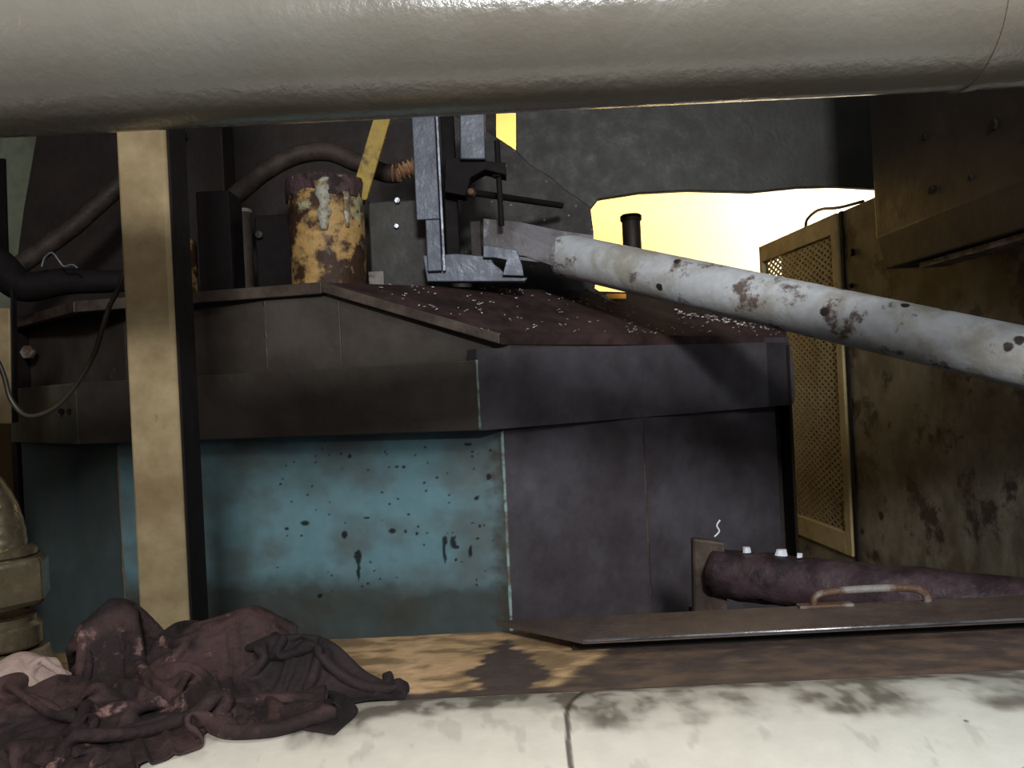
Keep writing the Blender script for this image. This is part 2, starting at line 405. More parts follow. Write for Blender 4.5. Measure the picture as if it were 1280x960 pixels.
# collar sheet: follows the rim line on the left, the eave on the right
def collar_wall():
    g = G()
    segs = [(collar[0], collar[1], ZD - .02, ZD - .02), (collar[1], collar[2], ZD - .02, ZD - .02)]
    # long left-front face split where the rim starts to fall
    k = (XY(405, 0, 0))
    a = Vector((collar[2][0], collar[2][1], 0)); b = Vector((collar[3][0], collar[3][1], 0))
    t = .32; mid = a.lerp(b, t)
    out = []
    for (p, q, za, zb) in segs + [(collar[2], (mid.x, mid.y), ZD - .02, ZD - .02), ((mid.x, mid.y), collar[3], ZD - .02, P2.z - .012), (collar[3], collar[4], P2.z - .012, P3.z - .012)]:
        p3 = Vector((p[0], p[1], 0)); q3 = Vector((q[0], q[1], 0)); d = (q3 - p3).normalized(); n = Vector((d.y, -d.x, 0))
        g.merge(slab([p3 + Vector((0, 0, .05)), q3 + Vector((0, 0, .05)), q3 + Vector((0, 0, zb)), p3 + Vector((0, 0, za))], -n * .012))
    return g
backfill = G()
allb = [bandp[0]] + [(-1.75, 3.54), (-.3, 3.46), (.55, 3.22), (1.0, 3.16), bandp[3]]
for i in range(len(allb) - 1):
    a, b = allb[i], allb[i + 1]
    top = ZD - .03 if i < 3 else (.2 if i == 3 else .1)
    backfill.merge(prism([a, b, (b[0] * .985, b[1] - .015), (a[0] * .985, a[1] - .015)], FL, min(top, P3.z - .03) if i >= 3 else top))
def ragged_end(p, z0, z1):
    g = G(); n = 9
    for i in range(n):
        zz = z0 + (z1 - z0) * i / (n - 1)
    return g
bolt_o = P(43, 441, 3.06)
# front/left skirts
rag = G()
e0 = Vector((bandp[3][0], bandp[3][1], 0)); dE = (Vector((bandp[3][0], bandp[3][1], 0)) - Vector((bandp[2][0], bandp[2][1], 0))).normalized()
prof = [(-.122, .0), (-.112, .014), (-.08, .020), (-.04, .017), (-.02, .022), (.0, .016), (.02, .021), (.038, .008), (.048, .003), (.056, .015), (.066, .019), (.078, .004), (.09, .010), (.1, .001), (.118, -.004)]
pf = [e0 + dE * o + Vector((0, 0, z)) for z, o in prof]
fl = [e0 - dE * .12 + Vector((0, 0, prof[-1][0])), e0 - dE * .12 + Vector((0, 0, prof[0][0]))]
rag = slab(pf + fl, Vector((-dE.y, dE.x, 0)) * .02)
def spotline(a, b, z, o=.004, h=.006):
    return plate(a, b, z - h, z, .004, o)
thing('machine_housing', 'large grime-covered polygonal steel machine housing with teal lower panel and sloping roof', 'machine', [
    ('side_panel', plate(A_, B_, FL, TOPL), M['teal'], dict(label='narrow dim teal side panel at the left', bevel=.003)),
    ('side_panel', teal_grid(B_, C_, FL, TOPL), M['teal_worn'], dict(label='wide teal enamel front panel with dark chips')),
    ('side_panel', plate(C_, D_, FL, TOPL), M['dark_panel'], dict(label='dark grimed side panel', bevel=.003)),
    ('side_panel', plate(D_, E_, FL, TOPL), M['dark_panel'], dict(label='dark grimed rear side panel', bevel=.003)),
    ('corner_seam', seam_strip((C_[0], C_[1] + .002), FL, TOPL, .010, 1), M['seam'], dict(smooth='all', label='worn pale corner seam')),
    ('corner_seam', seam_strip((B_[0], B_[1] + .004), FL, TOPL, .012, 2), M['beige_band'], dict(smooth='all')),
    ('corner_seam', seam_strip((D_[0], D_[1] + .003), FL, TOPL - .02, .008, 3), M['edge'], dict(smooth='all')),
    ('skirt_band', plate(bandp[0], bandp[1], band_z0, band_z1, .05), M['beige_band'], dict(label='beige band section', bevel=.003)),
    ('skirt_band', plate(bandp[1], bandp[2], band_z0, band_z1, .05), M['band'], dict(bevel=.003)),
    ('skirt_band', plate(bandp[2], bandp[3], band_z0, band_z1 + .03, .05).merge(rag), M['dark_panel'], dict(label='dark band section with ragged end')),
    ('corner_seam', seam_strip((bandp[2][0], bandp[2][1] + .002), band_z0 + .002, band_z1, .007, 5), M['seam'], dict(smooth='all', label='worn pale corner of the band')),
    ('collar', collar_wall(), M['band'], dict(bevel=.002)),
    ('corner_seam', seam_strip((collar[3][0], collar[3][1] + .004), .06, P2.z - .02, .007, 9), M['edge'], dict(smooth='all')),
    ('corner_seam', seam_strip((collar[2][0], collar[2][1] + .004), .07, ZD - .03, .008, 8), M['edge'], dict(smooth='all')),
    ('roof_plate', roof, M['deck'], dict(label='sloping oily brown roof facet')),
    ('deck_plate', deckg, M['deck']),
    ('rim', lip(Pm, P0).merge(lip(P0, P1)).merge(lip(P1, P2, .030)), M['edge'], dict(bevel=.003, label='worn plate rim around the deck')),
    ('bolt_hole', lathe([(.009, 0), (.009, .006), (0, .006)], P(77, 514, 2.69), 12, axis=(0, -1, 0)), M['black']),
    ('bolt_hole', lathe([(.009, 0), (.009, .006), (0, .006)], P(88, 514, 2.665), 12, axis=(0, -1, 0)), M['black']),
    ('back_panel', backfill, M['darkbrown']),
    ('bolt', hexnut(bolt_o + Vector((0, -.03, 0)), (0, -1, .1), .026, .02), M['rod']),
])

# metal shavings strewn over the roof (nobody could count them)
g = G()
for i in range(190):
    px = rnd.uniform(470, 975)
    lo = 417 + (px - 626) * .01
    hi = 352 + max(0, px - 560) * .155 - 4 if px > 560 else 352
    if px < 600: lo = 352 + (px - 405) * .29
    if hi > lo - 3: hi = lo - 4
    py = hi + (lo - hi) * rnd.random() ** (1.5)
    q = PP(px, py, RA, RB, RC)
    if q.z > ZD: continue
    L_ = rnd.uniform(.003, .009) if rnd.random() < .85 else rnd.uniform(.01, .018)
    a = rnd.uniform(0, math.pi)
    rot = Matrix.Rotation(a, 3, 'Z') @ Matrix.Rotation(rnd.uniform(-.5, .5), 3, 'Y')
    g.merge(box(q + Vector((0, 0, .003)), (L_, rnd.uniform(.002, .006), .0025), rot))
for i in range(60):
    t = rnd.random(); px = 845 + t * 118; py = 386 + t * 22 + rnd.uniform(-3, 3)
    q = PP(px, py + 4, RA, RB, RC)
    g.merge(box(q + Vector((0, 0, .004)), (rnd.uniform(.004, .014), rnd.uniform(.003, .008), .004), Matrix.Rotation(rnd.uniform(0, 3), 3, 'Z')))
solo('metal_shavings', g, M['chips'], 'pale metal shavings strewn over the sloping brown machine roof', 'shavings', kind='stuff')

# ------------------------------------------------------------------ overhead pipe
pr = .092
pc = Vector((0, 1.0 - .304 * pr, .319 + .953 * pr))
xs = [-1.3 + i * .025 for i in range(103)]
seamx = P(1262, 60, pc.y - pr).x
op = tube([Vector((x, pc.y, pc.z)) for x in xs], pr, 96, wall=.008)
jx = seamx + .004
joint = tube([Vector((jx + i * .002, pc.y, pc.z)) for i in range(8)], pr + .0022, 96)
hang = G()
thing('overhead_pipe', 'fat glossy grey painted pipe crossing the top of the view', 'pipe', [
    ('pipe_body', op, M['pipe_paint'], dict(smooth='all')),
    ('joint_ring', joint, M['pipe_paint'], dict(smooth=35)),
    ('lit_edge_strip', box((.32, pc.y + .075, pc.z - .066), (.50, .02, .006)), M['edge'], dict(label='thin strip standing in for the lit edge under the pipe')),  # strip added for the rim highlight along the pipe's underside
])
# ------------------------------------------------------------------ beige square post; black sheet puts in the shade on its right side
dp = 1.55
pl = P(146, 165, dp); prt = P(201, 165, dp)
x0, x1 = XY(146, dp, .46)[0], XY(201, dp, .46)[0]
pz1 = 1.3
post = prism([(x0, dp), (x1, dp), (x1 + .008, dp + .006), (x1 + .008, dp + .088), (x0, dp + .088)], FL, pz1)
thing('support_post', 'tall beige painted square steel post in front of the machine', 'post', [
    ('post_body', post, M['post'], dict(bevel=.004)),
    ('post_side_shade', box((x1 + .0095, dp + .049, (FL + pz1) / 2), (.006, .080, pz1 - FL)), M['black'], dict(label='black sheet for the shade on the side face')),
    ('base_plate', box(((x0 + x1) / 2, dp + .06, FL + .008), (.2, .24, .016)), M['black'], dict(bevel=.002)),
])

# ------------------------------------------------------------------ right side: guard, cabinet, hanging box
def gx(y): return 1.262 + .08 * (3.2 - y)
zt, zb = .585, -.715
gy0, gy1 = 3.2, 3.98
def gp(y, z, o=0.0): return Vector((gx(y) + o, y, z))
def bar(y0, y1, z0, z1, o=-.012, t=.03):
    return slab([gp(y0, z0, o), gp(y1, z0, o), gp(y1, z1, o), gp(y0, z1, o)], (t, 0, 0))
fr = .05
meshg = G()
cy, cz = .052, .026
ny = int((gy1 - gy0 - 2 * fr) / cy) + 1; nz_ = int((zt - zb - .12) / cz) + 1
def strand(a, b, wd=.0052):
    d = (b - a).normalized(); n = Vector((0, -d.z, d.y)) * wd
    meshg.merge(slab([a - n, b - n, b + n, a + n], (.003, 0, 0)))
for j in range(nz_):
    for i in range(ny):
        y = gy0 + fr + i * cy; z = zb + .08 + j * cz
        if y + cy > gy1 - .02 or z + cz > zt - .03: continue
        c = [gp(y, z + cz / 2), gp(y + cy / 2, z + cz), gp(y + cy, z + cz / 2), gp(y + cy / 2, z)]
        for k in range(4): strand(c[k], c[(k + 1) % 4])
backp = slab([gp(gy0 + .01, zb, .09), gp(gy1 - .01, zb, .09), gp(gy1 - .01, zt - .01, .09), gp(gy0 + .01, zt - .01, .09)], (.02, 0, 0))
thing('mesh_guard', 'tan framed guard with expanded metal mesh beside the bright opening', 'guard', [
    ('frame_stile', bar(gy0, gy0 + fr, zb, zt), M['tan'], dict(bevel=.003)),
    ('frame_stile', bar(gy1 - .03, gy1, zb, zt), M['tan'], dict(bevel=.003)),
    ('frame_rail', bar(gy0 + fr, gy1 - .03, zb, zb + .085), M['tan'], dict(bevel=.003)),
    ('frame_rail', bar(gy0 + fr, gy1 - .03, zt - .075, zt), M['tan'], dict(bevel=.003)),
    ('mesh_sheet', meshg, M['mesh']),
    ('backing_sheet', backp, M['cab'], dict(label='brown sheet behind the mesh')),
    ('kick_plate', bar(gy0, gy1, FL, zb, .0, .06), M['cab'], dict(bevel=.003)),
])
# little loop of cable on the guard top
a = P(1016, 288, 3.45); b = P(1030, 272, 3.40); c = P(1046, 270, 3.30)
solo('cable_loop', tube(spline([gp(3.50, zt - .002, .004), gp(3.47, zt + .03, .0), gp(3.36, zt + .045, .0), gp(3.2, zt + .02, .004), gp(3.05, zt + .01, .02)], 8), .006, 8), M['cable'],
     'thin dark cable looped over the top of the tan mesh guard', 'cable', smooth='all')
cabg = prism([(gx(3.185), 3.185), (gx(1.3), 1.3), (gx(1.3) + .45, 1.3), (gx(3.185) + .45, 3.185)], FL, zt)
thing('sheet_metal_cabinet', 'stained tan sheet metal cabinet to the right of the mesh guard', 'cabinet', [
    ('cabinet_body', cabg, M['cab'], dict(bevel=.004)),
    ('edge_strip', slab([gp(3.185, FL, -.006), gp(3.165, FL, -.006), gp(3.165, zt, -.006), gp(3.185, zt, -.006)], (.008, 0, 0)), M['black']),
    ('bolt', hexnut(gp(3.10, .42, 0), (-1, 0, 0), .014, .012), M['black']),
    ('bolt', hexnut(gp(3.12, .30, 0), (-1, 0, 0), .010, .012), M['black']),
])
# dark box hanging upper right
def bxp(y): return 1.145 + (2.62 - y) * .055
zbx = .285
ub = prism([(bxp(2.62), 2.62), (bxp(1.25), 1.25), (bxp(1.25) + .16, 1.25), (bxp(2.62) + .10, 2.66)], zbx + .105, 1.25)
fla = slab([Vector((bxp(2.62) + .015, 2.60, zbx + .01)), Vector((bxp(1.25) + .015, 1.25, zbx + .02)), Vector((bxp(1.25) - .006, 1.25, zbx + .135)), Vector((bxp(2.62) - .006, 2.60, zbx + .11))], (.10, 0, 0))
fla2 = slab([Vector((bxp(2.3) + .03, 2.45, zbx - .008)), Vector((bxp(1.25) + .03, 1.25, zbx + .002)), Vector((bxp(1.25) + .1, 1.25, zbx + .002)), Vector((bxp(2.3) + .1, 2.45, zbx - .008))], (0, 0, .015))
bolts = []
for yy, zz, r_ in ((2.32, .62, .010), (2.30, .47, .012), (2.12, .46, .007), (2.02, .56, .014), (1.9, .50, .009)):
    bolts.append(('bolt', hexnut(Vector((bxp(yy) + .002, yy, zz)), (-1, 0, 0), r_, .008), M['black']))
thing('hanging_box', 'dark brown steel box hanging at the upper right', 'box', [
    ('box_body', ub, M['ubox'], dict(bevel=.006)),
    ('bottom_flange', fla, M['ubox'], dict(bevel=.004)),
    ('edge_strip', fla2, M['rod']),
] + bolts)
# overhead dark hood plate with a wavy lower edge
hd = 3.15
ol = [(645, 60), (645, 200), (690, 245), (738, 262), (748, 249), (800, 241), (860, 238), (940, 240), (1000, 234), (1045, 233), (1100, 236), (1150, 240), (1150, 40)]
solo('hood_plate', slab([P(a, b, hd) for a, b in ol], (0, .035, 0)), M['hood'], 'dark speckled steel hood plate above the bright opening', 'hood', bevel=.004)
# strip for the lit edge is built with the overhead pipe
# ------------------------------------------------------------------ things on the deck
can_c = P(412, 345, 2.72); can_c = Vector((can_c.x, 2.72, ZD))
cr = .120; ch = .352
canp = [(cr * .97, 0), (cr * .985, .01), (cr * .985, ch * .5), (cr, ch - .03), (cr * 1.0, ch)]
inn = [(cr * .96, ch), (cr * .93, .05), (0, .05)]
def drip(ang, w_, z0, z1):
    g = G(); n = 24; rows = []
    for i in range(n):
        t = i / (n - 1); z = z0 + (z1 - z0) * t
        hw = w_ * (1 - .55 * t ** 3) * (1 + .25 * noise.noise(Vector((t * 4, ang, 0))))
        rows.append([(ang - hw / cr * (1 + .6 * noise.noise(Vector((t * 9, 3, ang)))), z), (ang, z), (ang + hw / cr * (1 + .6 * noise.noise(Vector((t * 8, 9, ang)))), z)])
    vs = [can_c + Vector((math.cos(a) * (cr + .0045), math.sin(a) * (cr + .0045), z)) for r in rows for a, z in r]
    fs = [(i * 3 + k, i * 3 + k + 1, i * 3 + k + 4, i * 3 + k + 3) for i in range(n - 1) for k in (0, 1)]
    return g.add(vs, fs)
thing('yellow_can', 'rusty yellow steel can with white drips and crusted rim on the deck', 'can', [
    ('can_body', lathe(canp + inn, can_c, 48, jitter=.03), M['can'], dict(smooth=50)),
    ('crusted_rim', lathe([(cr * .95, ch - .055), (cr * 1.03, ch - .06), (cr * 1.05, ch - .01), (cr * 1.02, ch + .006), (cr * .93, ch + .004), (cr * .93, ch - .05)], can_c, 64, jitter=.12), M['crust'], dict(smooth=50)),
    ('paint_drip', drip(math.radians(-82), .020, ch - .01, .18), M['white_drip'], dict(smooth='all', solid=.0015, label='pale paint drip')),
    ('paint_drip', drip(math.radians(-48), .010, ch - .05, .19), M['white_drip'], dict(smooth='all', solid=.0015, label='short pale drip')),
])
# half hidden yellow container behind the post
cc2 = Vector((*XY(217, 2.75, ZD), ZD)); 
solo('rusty_canister', lathe([(.078, 0), (.08, .01), (.08, .19), (.07, .2), (0, .2)], cc2, 32, jitter=.02), M['can'], 'rusty yellow canister almost hidden behind the beige post', 'canister', smooth=50)
# yellow bar standing in the can
ya = P(456, 236, 2.68); yb = P(500, 100, 2.60)
d_ = (yb - ya)
solo('yellow_bar', slab([P(436, 250, 2.71), P(458, 250, 2.71), P(505, 90, 2.66), P(484, 90, 2.66)], (0, .015, 0)), M['yellow'], 'dirty yellow flat bar standing in the rusty yellow can', 'bar', bevel=.003)
# arched brown hose with a ribbed tan end
hp = spline([P(262, 275, 3.05), P(300, 240, 3.03), P(335, 212, 3.0), P(372, 194, 3.0), P(410, 190, 3.0), P(445, 203, 3.0), P(480, 216, 3.0), P(498, 217, 3.0)], 8)
rp = [P(490 + i * .9, 217 - max(0, i - 8) * .38, 2.99) for i in range(34)]
thing('arched_hose', 'thick brown hose arching behind the yellow can', 'hose', [
    ('hose_body', tube(hp, .033, 20), M['hose'], dict(smooth='all')),
    ('ribbed_end', tube(rp, lambda t: .026 + .007 * math.sin(t * 34), 20), M['tan_hose'], dict(smooth='all', label='ribbed tan hose end')),
    ('support_leg', box(Vector((hp[2].x, hp[2].y + .02, (hp[2].z + ZD) / 2)), (.03, .03, hp[2].z - ZD - .02)), M['black']),
])
# dark upright tube with a worn top
t0 = Vector((*XY(306, 2.9, ZD), ZD))
thing('upright_tube', 'short dark upright tube with worn rim left of the can', 'tube', [
    ('tube_body', lathe([(.036, 0), (.036, .315), (.032, .315), (.030, .02), (0, .02)], t0, 28), M['hose'], dict(smooth=40)),
    ('rim', lathe([(.033, .306), (.039, .308), (.039, .320), (.033, .320)], t0, 28, jitter=.1), M['rod'], dict(smooth=40)),
])
# dark column between post and tube
q0 = XY(238, 3.3, .5); q1 = XY(286, 3.3, .5)
solo('dark_column', prism([q0, q1, (q1[0], 3.42), (q0[0], 3.42)], ZD, 1.2), M['darkbrown'], 'dark brown column rising behind the post and hose', 'column', bevel=.006)
solo('dark_fill_box', prism([XY(249, 2.72, .4), XY(291, 2.72, .4), (XY(291, 2.72, .4)[0], 2.85), (XY(249, 2.72, .4)[0], 2.85)], ZD, P(270, 238, 2.72).z), M['black'], 'black box put in to fill the dark area right of the post', 'case', bevel=.006)  # box added only to darken the area beside the post
# dark blocks behind / beside the can
def block(name, px0, px1, py0, d, dd, m, label, cat, z0=ZD, extra=None):
    zt_ = P((px0 + px1) / 2, py0, d).z
    a = XY(px0, d, (zt_ + z0) / 2); b = XY(px1, d, (zt_ + z0) / 2)
    g = prism([a, b, (b[0], d + dd), (a[0], d + dd)], z0, zt_)
    return g
parts = [('block_body', block('', 320, 372, 268, 2.88, .2, None, '', ''), M['black'], dict(bevel=.006)),
         ('knob', lathe([(.0, .018), (.012, .016), (.014, 0)], P(325, 294, 2.875), 16, axis=(0, -1, 0)), M['hose'], dict(smooth=40))]
thing('dark_gear_block', 'black boxy machine block directly left of the yellow can', 'machine block', parts)
g1 = block('', 462, 536, 250, 2.78, .25, None, '', '')
thing('dark_valve_block', 'dark grey machine block between the yellow can and the guide rail', 'machine block', [
    ('block_body', g1, M['hood'], dict(bevel=.006)),
    ('stub', prism([XY(461, 2.70, .35), XY(480, 2.70, .35), XY(480, 2.77, .35), XY(461, 2.77, .35)], ZD, ZD + .06), M['rod'], dict(bevel=.003, label='small worn grey stub')),
    ('mounting_bolt', hexnut(P(497, 251, 2.775), (0, -1, 0), .010, .01), M['bright']),
    ('mounting_bolt', hexnut(P(496, 283, 2.775), (0, -1, 0), .008, .01), M['bright']),
])
# guide rail, block and clamp
rz = 1.05
def col_(px0, px1, d, dd, z0, z1, zr=.55):
    a = XY(px0, d, zr); b = XY(px1, d, zr)
    return prism([a, b, (b[0], d + dd), (a[0], d + dd)], z0, z1)
ZDr = ZD - .0
cl = P(592, 215, 2.62)
slide = [
    ('guide_rail', col_(520, 549, 2.62, .05, .52, rz).merge(col_(533, 551, 2.62, .05, .36, .52, .44)), M['steel'], dict(bevel=.003)),
    ('edge_strip', col_(550.5, 553, 2.615, .03, .36, rz), M['rail_edge'], dict(label='bright machined edge strip')),
    ('rear_channel', col_(556, 572, 2.66, .06, .36, rz), M['black'], dict(bevel=.003)),
    ('slide_block', slab([P(574, 100, 2.58), P(605, 100, 2.58), P(607, 199, 2.58), P(575, 199, 2.58)], (0, .09, 0)), M['steel'], dict(bevel=.004, label='blue grey slide block')),
    ('clamp_body', slab([P(556, 196, 2.60), P(632, 203, 2.60), P(633, 219, 2.60), P(606, 212, 2.60), P(588, 222, 2.60), P(582, 245, 2.60), P(556, 240, 2.60)], (0, .08, 0)), M['black'], dict(bevel=.004)),
    ('clamp_screw', tube([P(621, 176, 2.63), P(624, 230, 2.63), P(627, 282, 2.63)], .009, 12), M['black'], dict(smooth=40, sub=[('screw_head', hexnut(P(623, 222, 2.63), (0, 0, 1), .02, .03), M['black'])])),
    ('knob', lathe([(.014, 0), (.016, .012), (.009, .03), (0, .032)], P(589, 242, 2.60), 16, axis=(0, -1, 0)), M['rod'], dict(smooth=40)),
    ('tie_rod', tube([P(585, 240, 2.64), P(640, 248, 2.8), P(702, 257, 2.95)], .011, 12), M['black'], dict(smooth=40)),
    ('rear_post', col_(587, 600, 2.78, .03, ZD, .54), M['darkbrown'], dict(bevel=.002)),
    ('foot_plate', slab([P(528, 319, 2.64), P(570, 317, 2.64), P(612, 320, 2.64), P(618, 330, 2.64), P(626, 336, 2.64), P(634, 345, 2.64), P(660, 347, 2.64), P(656, 352, 2.64), P(534, 352, 2.64)], (0, .05, 0)), M['steel'], dict(bevel=.003, label='rough blue grey foot plate')),
]
thing('guide_rail_unit', 'blue grey vertical guide rail unit with black clamp on the deck', 'machine part', slide)
# dark speckled sheet with sloping top edge behind the clamp
sp_ = [(560, 140), (607, 162), (646, 188), (662, 205), (690, 222), (712, 240), (738, 258), (742, 290), (744, 360), (700, 372), (560, 372)]
solo('speckled_shroud', slab([P(a, b, 3.08) for a, b in sp_], (0, .05, 0)), M['shroud'], 'dark speckled steel shroud with sloping top behind the clamp', 'shroud', bevel=.004)
# dark stub post in front of the bright opening
st = XY(792, 3.4, .6)
thing('stub_post', 'short dark round stub standing in front of the bright opening', 'stub', [
    ('stub_body', lathe([(.038, FL + 1.15 - .1), (.038, P(792, 272, 3.4).z)], Vector((st[0], 3.46, 0)), 24), M['darkbrown'], dict(smooth=40)),
    ('cap', lathe([(.040, 0), (.044, .006), (.044, .022), (.036, .028), (0, .03)], Vector((st[0], 3.46, P(792, 272, 3.4).z - .004)), 24), M['darkbrown'], dict(smooth=40)),
    ('stand_leg', lathe([(.03, FL), (.03, .106)], Vector((st[0], 3.46, 0)), 20), M['darkbrown'], dict(smooth=40)),
])
# ------------------------------------------------------------------ white pipe across, with grey chute
w0 = P(697, 317, 2.74); w1 = P(1420, 478, 1.74)
wr = .068
n_ = 60
wp = [w0.lerp(w1, i / n_) for i in range(n_ + 1)]
wpg = tube(wp, wr, 48, wall=.005)
pn = ray(696, 280).cross(ray(692, 345)); wd_ = (w1 - w0).normalized()
for k in list(range(48)) + list(range(len(wpg.v) - 48, len(wpg.v))):
    q = wpg.v[k]; wpg.v[k] = q - wd_ * (q.dot(pn) / wd_.dot(pn))
solo('white_pipe', wpg, M['white_pipe'], 'chipped white pipe slanting down to the right over the machine roof', 'pipe', smooth=50)
chd = (w1 - w0).normalized()
ca0 = P(604, 297, 2.78); 
side = slab([P(604, 273, 2.70), P(648, 277, 2.69), P(700, 288, 2.68), P(742, 294, 2.68), P(742, 330, 2.68), P(690, 332, 2.68), P(655, 320, 2.69), P(632, 318, 2.695), P(604, 318, 2.70)], (0, .012, 0))
side2 = slab([P(604, 276, 2.84), P(742, 297, 2.82), P(742, 330, 2.82), P(604, 318, 2.84)], (0, .012, 0))
bott = slab([P(604, 316, 2.70), P(742, 331, 2.68), P(740, 329, 2.84), P(604, 314, 2.86)], (0, 0, -.01))
brk = slab([P(536, 318, 2.64), P(612, 321, 2.64), P(622, 330, 2.64), P(632, 318, 2.64), P(646, 320, 2.64), P(654, 333, 2.64), P(655, 343, 2.64), P(700, 344, 2.64), P(740, 352, 2.64), P(720, 349.5, 2.64), P(600, 347, 2.64), P(536, 343, 2.64)], (0, .03, 0))
thing('feed_chute', 'scuffed grey sheet metal chute feeding into the white pipe', 'chute', [
    ('side_wall', side, M['chute'], dict(bevel=.002)),
    ('side_wall', side2, M['chute'], dict(bevel=.002)),
    ('chute_floor', bott, M['chute']),
    ('bracket', slab([P(604, 306, 2.62), P(646, 312, 2.62), P(653, 332, 2.62), P(655, 345, 2.62), P(628, 344, 2.62), P(633, 325, 2.62), P(617, 322, 2.62), P(604, 322, 2.62)], (0, .012, 0)), M['steel'], dict(bevel=.002, label='blue grey bracket')),
])
# under the white pipe: orange piece added for window light in the gap
solo('gap_light_piece', box(PP(770, 375, RA, RB, RC) + Vector((0, 0, .012)), (.072, .02, .019), Matrix.Rotation(.05, 3, 'Y')), M['orange'], 'small orange piece standing in for window light under the white pipe', 'scrap', bevel=.003)
solo('bent_scrap', tube(spline([P(738, 362, 2.93), P(752, 370, 2.9), P(765, 377, 2.88), P(782, 383, 2.86)], 5), lambda t: .010 * (1.2 - t), 7), M['rod'], 'bent pale scrap strip lying below the orange piece', 'scrap', smooth=30)

# ------------------------------------------------------------------ left background
lh = [(46, 120), (46, 168), (38, 215), (30, 260), (20, 335), (20, 640), (620, 600), (620, 120)]
solo('rear_shroud', slab([P(a, b, 3.62) for a, b in lh], (0, .06, 0)), M['darkbrown'], 'very dark brown steel shroud filling the space behind the post', 'shroud')
gpn = slab([P(-60, 110, 3.8), P(60, 110, 3.8), P(60, 400, 3.8), P(-60, 400, 3.8)], (0, .03, 0))
thing('pale_green_panel', 'pale green painted panel at the far upper left', 'panel', [
    ('panel_sheet', gpn, M['green'], dict(bevel=.004)),
    ('panel_trim', slab([P(-6, 198, 3.78), P(5, 198, 3.78), P(9, 330, 3.78), P(-2, 330, 3.78)], (0, .015, 0)), M['black']),
    ('panel_leg', box(P(-20, 480, 3.83) * 1.0, (.06, .04, 1.8)), M['darkbrown']),
])
solo('diagonal_pipe', tube([P(16, 338, 3.1), P(90, 285, 3.15), P(170, 213, 3.2), P(225, 160, 3.25)], lambda t: .034, 20), M['hose'], 'brown pipe slanting up behind the beige post', 'pipe', smooth=50)
solo('black_hose', tube(spline([P(-40, 300, 2.7), P(0, 335, 2.72), P(30, 358, 2.75), P(80, 352, 2.8), P(130, 352, 2.85), P(200, 350, 2.9)], 8), lambda t: .062 - .03 * t, 20), M['black'], 'thick black hose lying on the left end of the deck', 'hose', smooth='all')
solo('wire_curl', tube(spline([P(52, 334, 2.70), P(56, 322, 2.70), P(65, 316, 2.70), P(73, 325, 2.70), P(80, 333, 2.70), P(90, 331, 2.70), P(97, 335, 2.7)], 6), .0035, 8), M['bright'], 'thin shiny curl of wire above the black hose', 'wire', smooth='all')
cb = [P(154, 345, 1.72), P(148, 362, 1.72), P(136, 385, 1.71), P(128, 410, 1.70), P(118, 442, 1.70), P(96, 480, 1.70), P(68, 510, 1.70), P(35, 520, 1.70), P(14, 500, 1.7), P(2, 462, 1.70), P(-30, 400, 1.7)]
solo('hanging_cable', tube(spline([P(160, 330, 1.72)] + cb, 8), .0050, 10), M['cable'], 'thin dark cable hanging in a loop left of the post', 'cable', smooth='all')
lb = [P(-40, 385, 2.35), P(12, 385, 2.35), P(14, 530, 2.35), P(-40, 530, 2.35)]
thing('pale_control_box', 'pale beige box at the left edge of the view', 'box', [
    ('box_body', slab(lb, (0, .03, 0)), M['post'], dict(bevel=.004)),
    ('box_door_edge', slab([P(13, 362, 2.352), P(15.5, 362, 2.352), P(18, 528, 2.352), P(15, 528, 2.352)], (0, .02, 0)), M['black']),
    ('stand', box(P(-12, 720, 2.41), (.05, .05, .80)), M['black']),
])

# ------------------------------------------------------------------ foreground ledge, plate, beam, bottom pipe
zl = -.42
yb0, yb1 = 1.15, 1.445
nx, nyy = 300, 60
xa, xb = -.95, 1.0
g = G(); vs = []; cols = []
BR = np.array(s2l((104, 86, 72))[:3]); DK = np.array(s2l((82, 70, 64))[:3]); TAN = np.array(s2l((206, 170, 126))[:3]); TN2 = np.array(s2l((140, 116, 84))[:3])
def px_of(p):
    u = (p.x * CA - p.z * SA) / p.y; v = (p.x * SA + p.z * CA) / p.y
    return 640 + u * F, 480 - v * F
def sm(a, b, x):
    t = max(0., min(1., (x - a) / (b - a))); return t * t * (3 - 2 * t)
for j in range(nyy + 1):
    for i in range(nx + 1):
        x = xa + (xb - xa) * i / nx; y = yb0 + (yb1 - yb0) * j / nyy
        vs.append(Vector((x, y, zl)))
        n1 = noise.fractal(Vector((x * 14, y * 30, 1)), 1, 2, 5); n2 = noise.fractal(Vector((x * 30, y * 70, 5)), 1, 2, 4)
        # scraped tan zone runs from the rag to a diagonal boundary, with one dark patch left in it
        edge = (.165 - (y - yb0) * -.55)      # x of the diagonal boundary, grows to the back
        k = sm(.02, -.01, x - (.02 + (y - yb0) * .62) - n1 * .012)
        px_, py_ = px_of(Vector((x, y, zl)))
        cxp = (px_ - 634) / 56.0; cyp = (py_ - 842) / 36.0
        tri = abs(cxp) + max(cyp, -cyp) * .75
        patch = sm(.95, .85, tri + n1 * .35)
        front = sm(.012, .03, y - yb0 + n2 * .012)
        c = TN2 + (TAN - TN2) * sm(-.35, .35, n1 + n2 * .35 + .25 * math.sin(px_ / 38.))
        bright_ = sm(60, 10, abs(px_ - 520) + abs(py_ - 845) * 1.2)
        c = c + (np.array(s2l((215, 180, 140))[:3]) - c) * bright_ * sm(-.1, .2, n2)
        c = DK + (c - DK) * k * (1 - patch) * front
        c = c + (BR - DK) * (1 - k) * sm(-.3, .4, n1)
        cols.append(np.clip(c, .01, 1))
fs = []
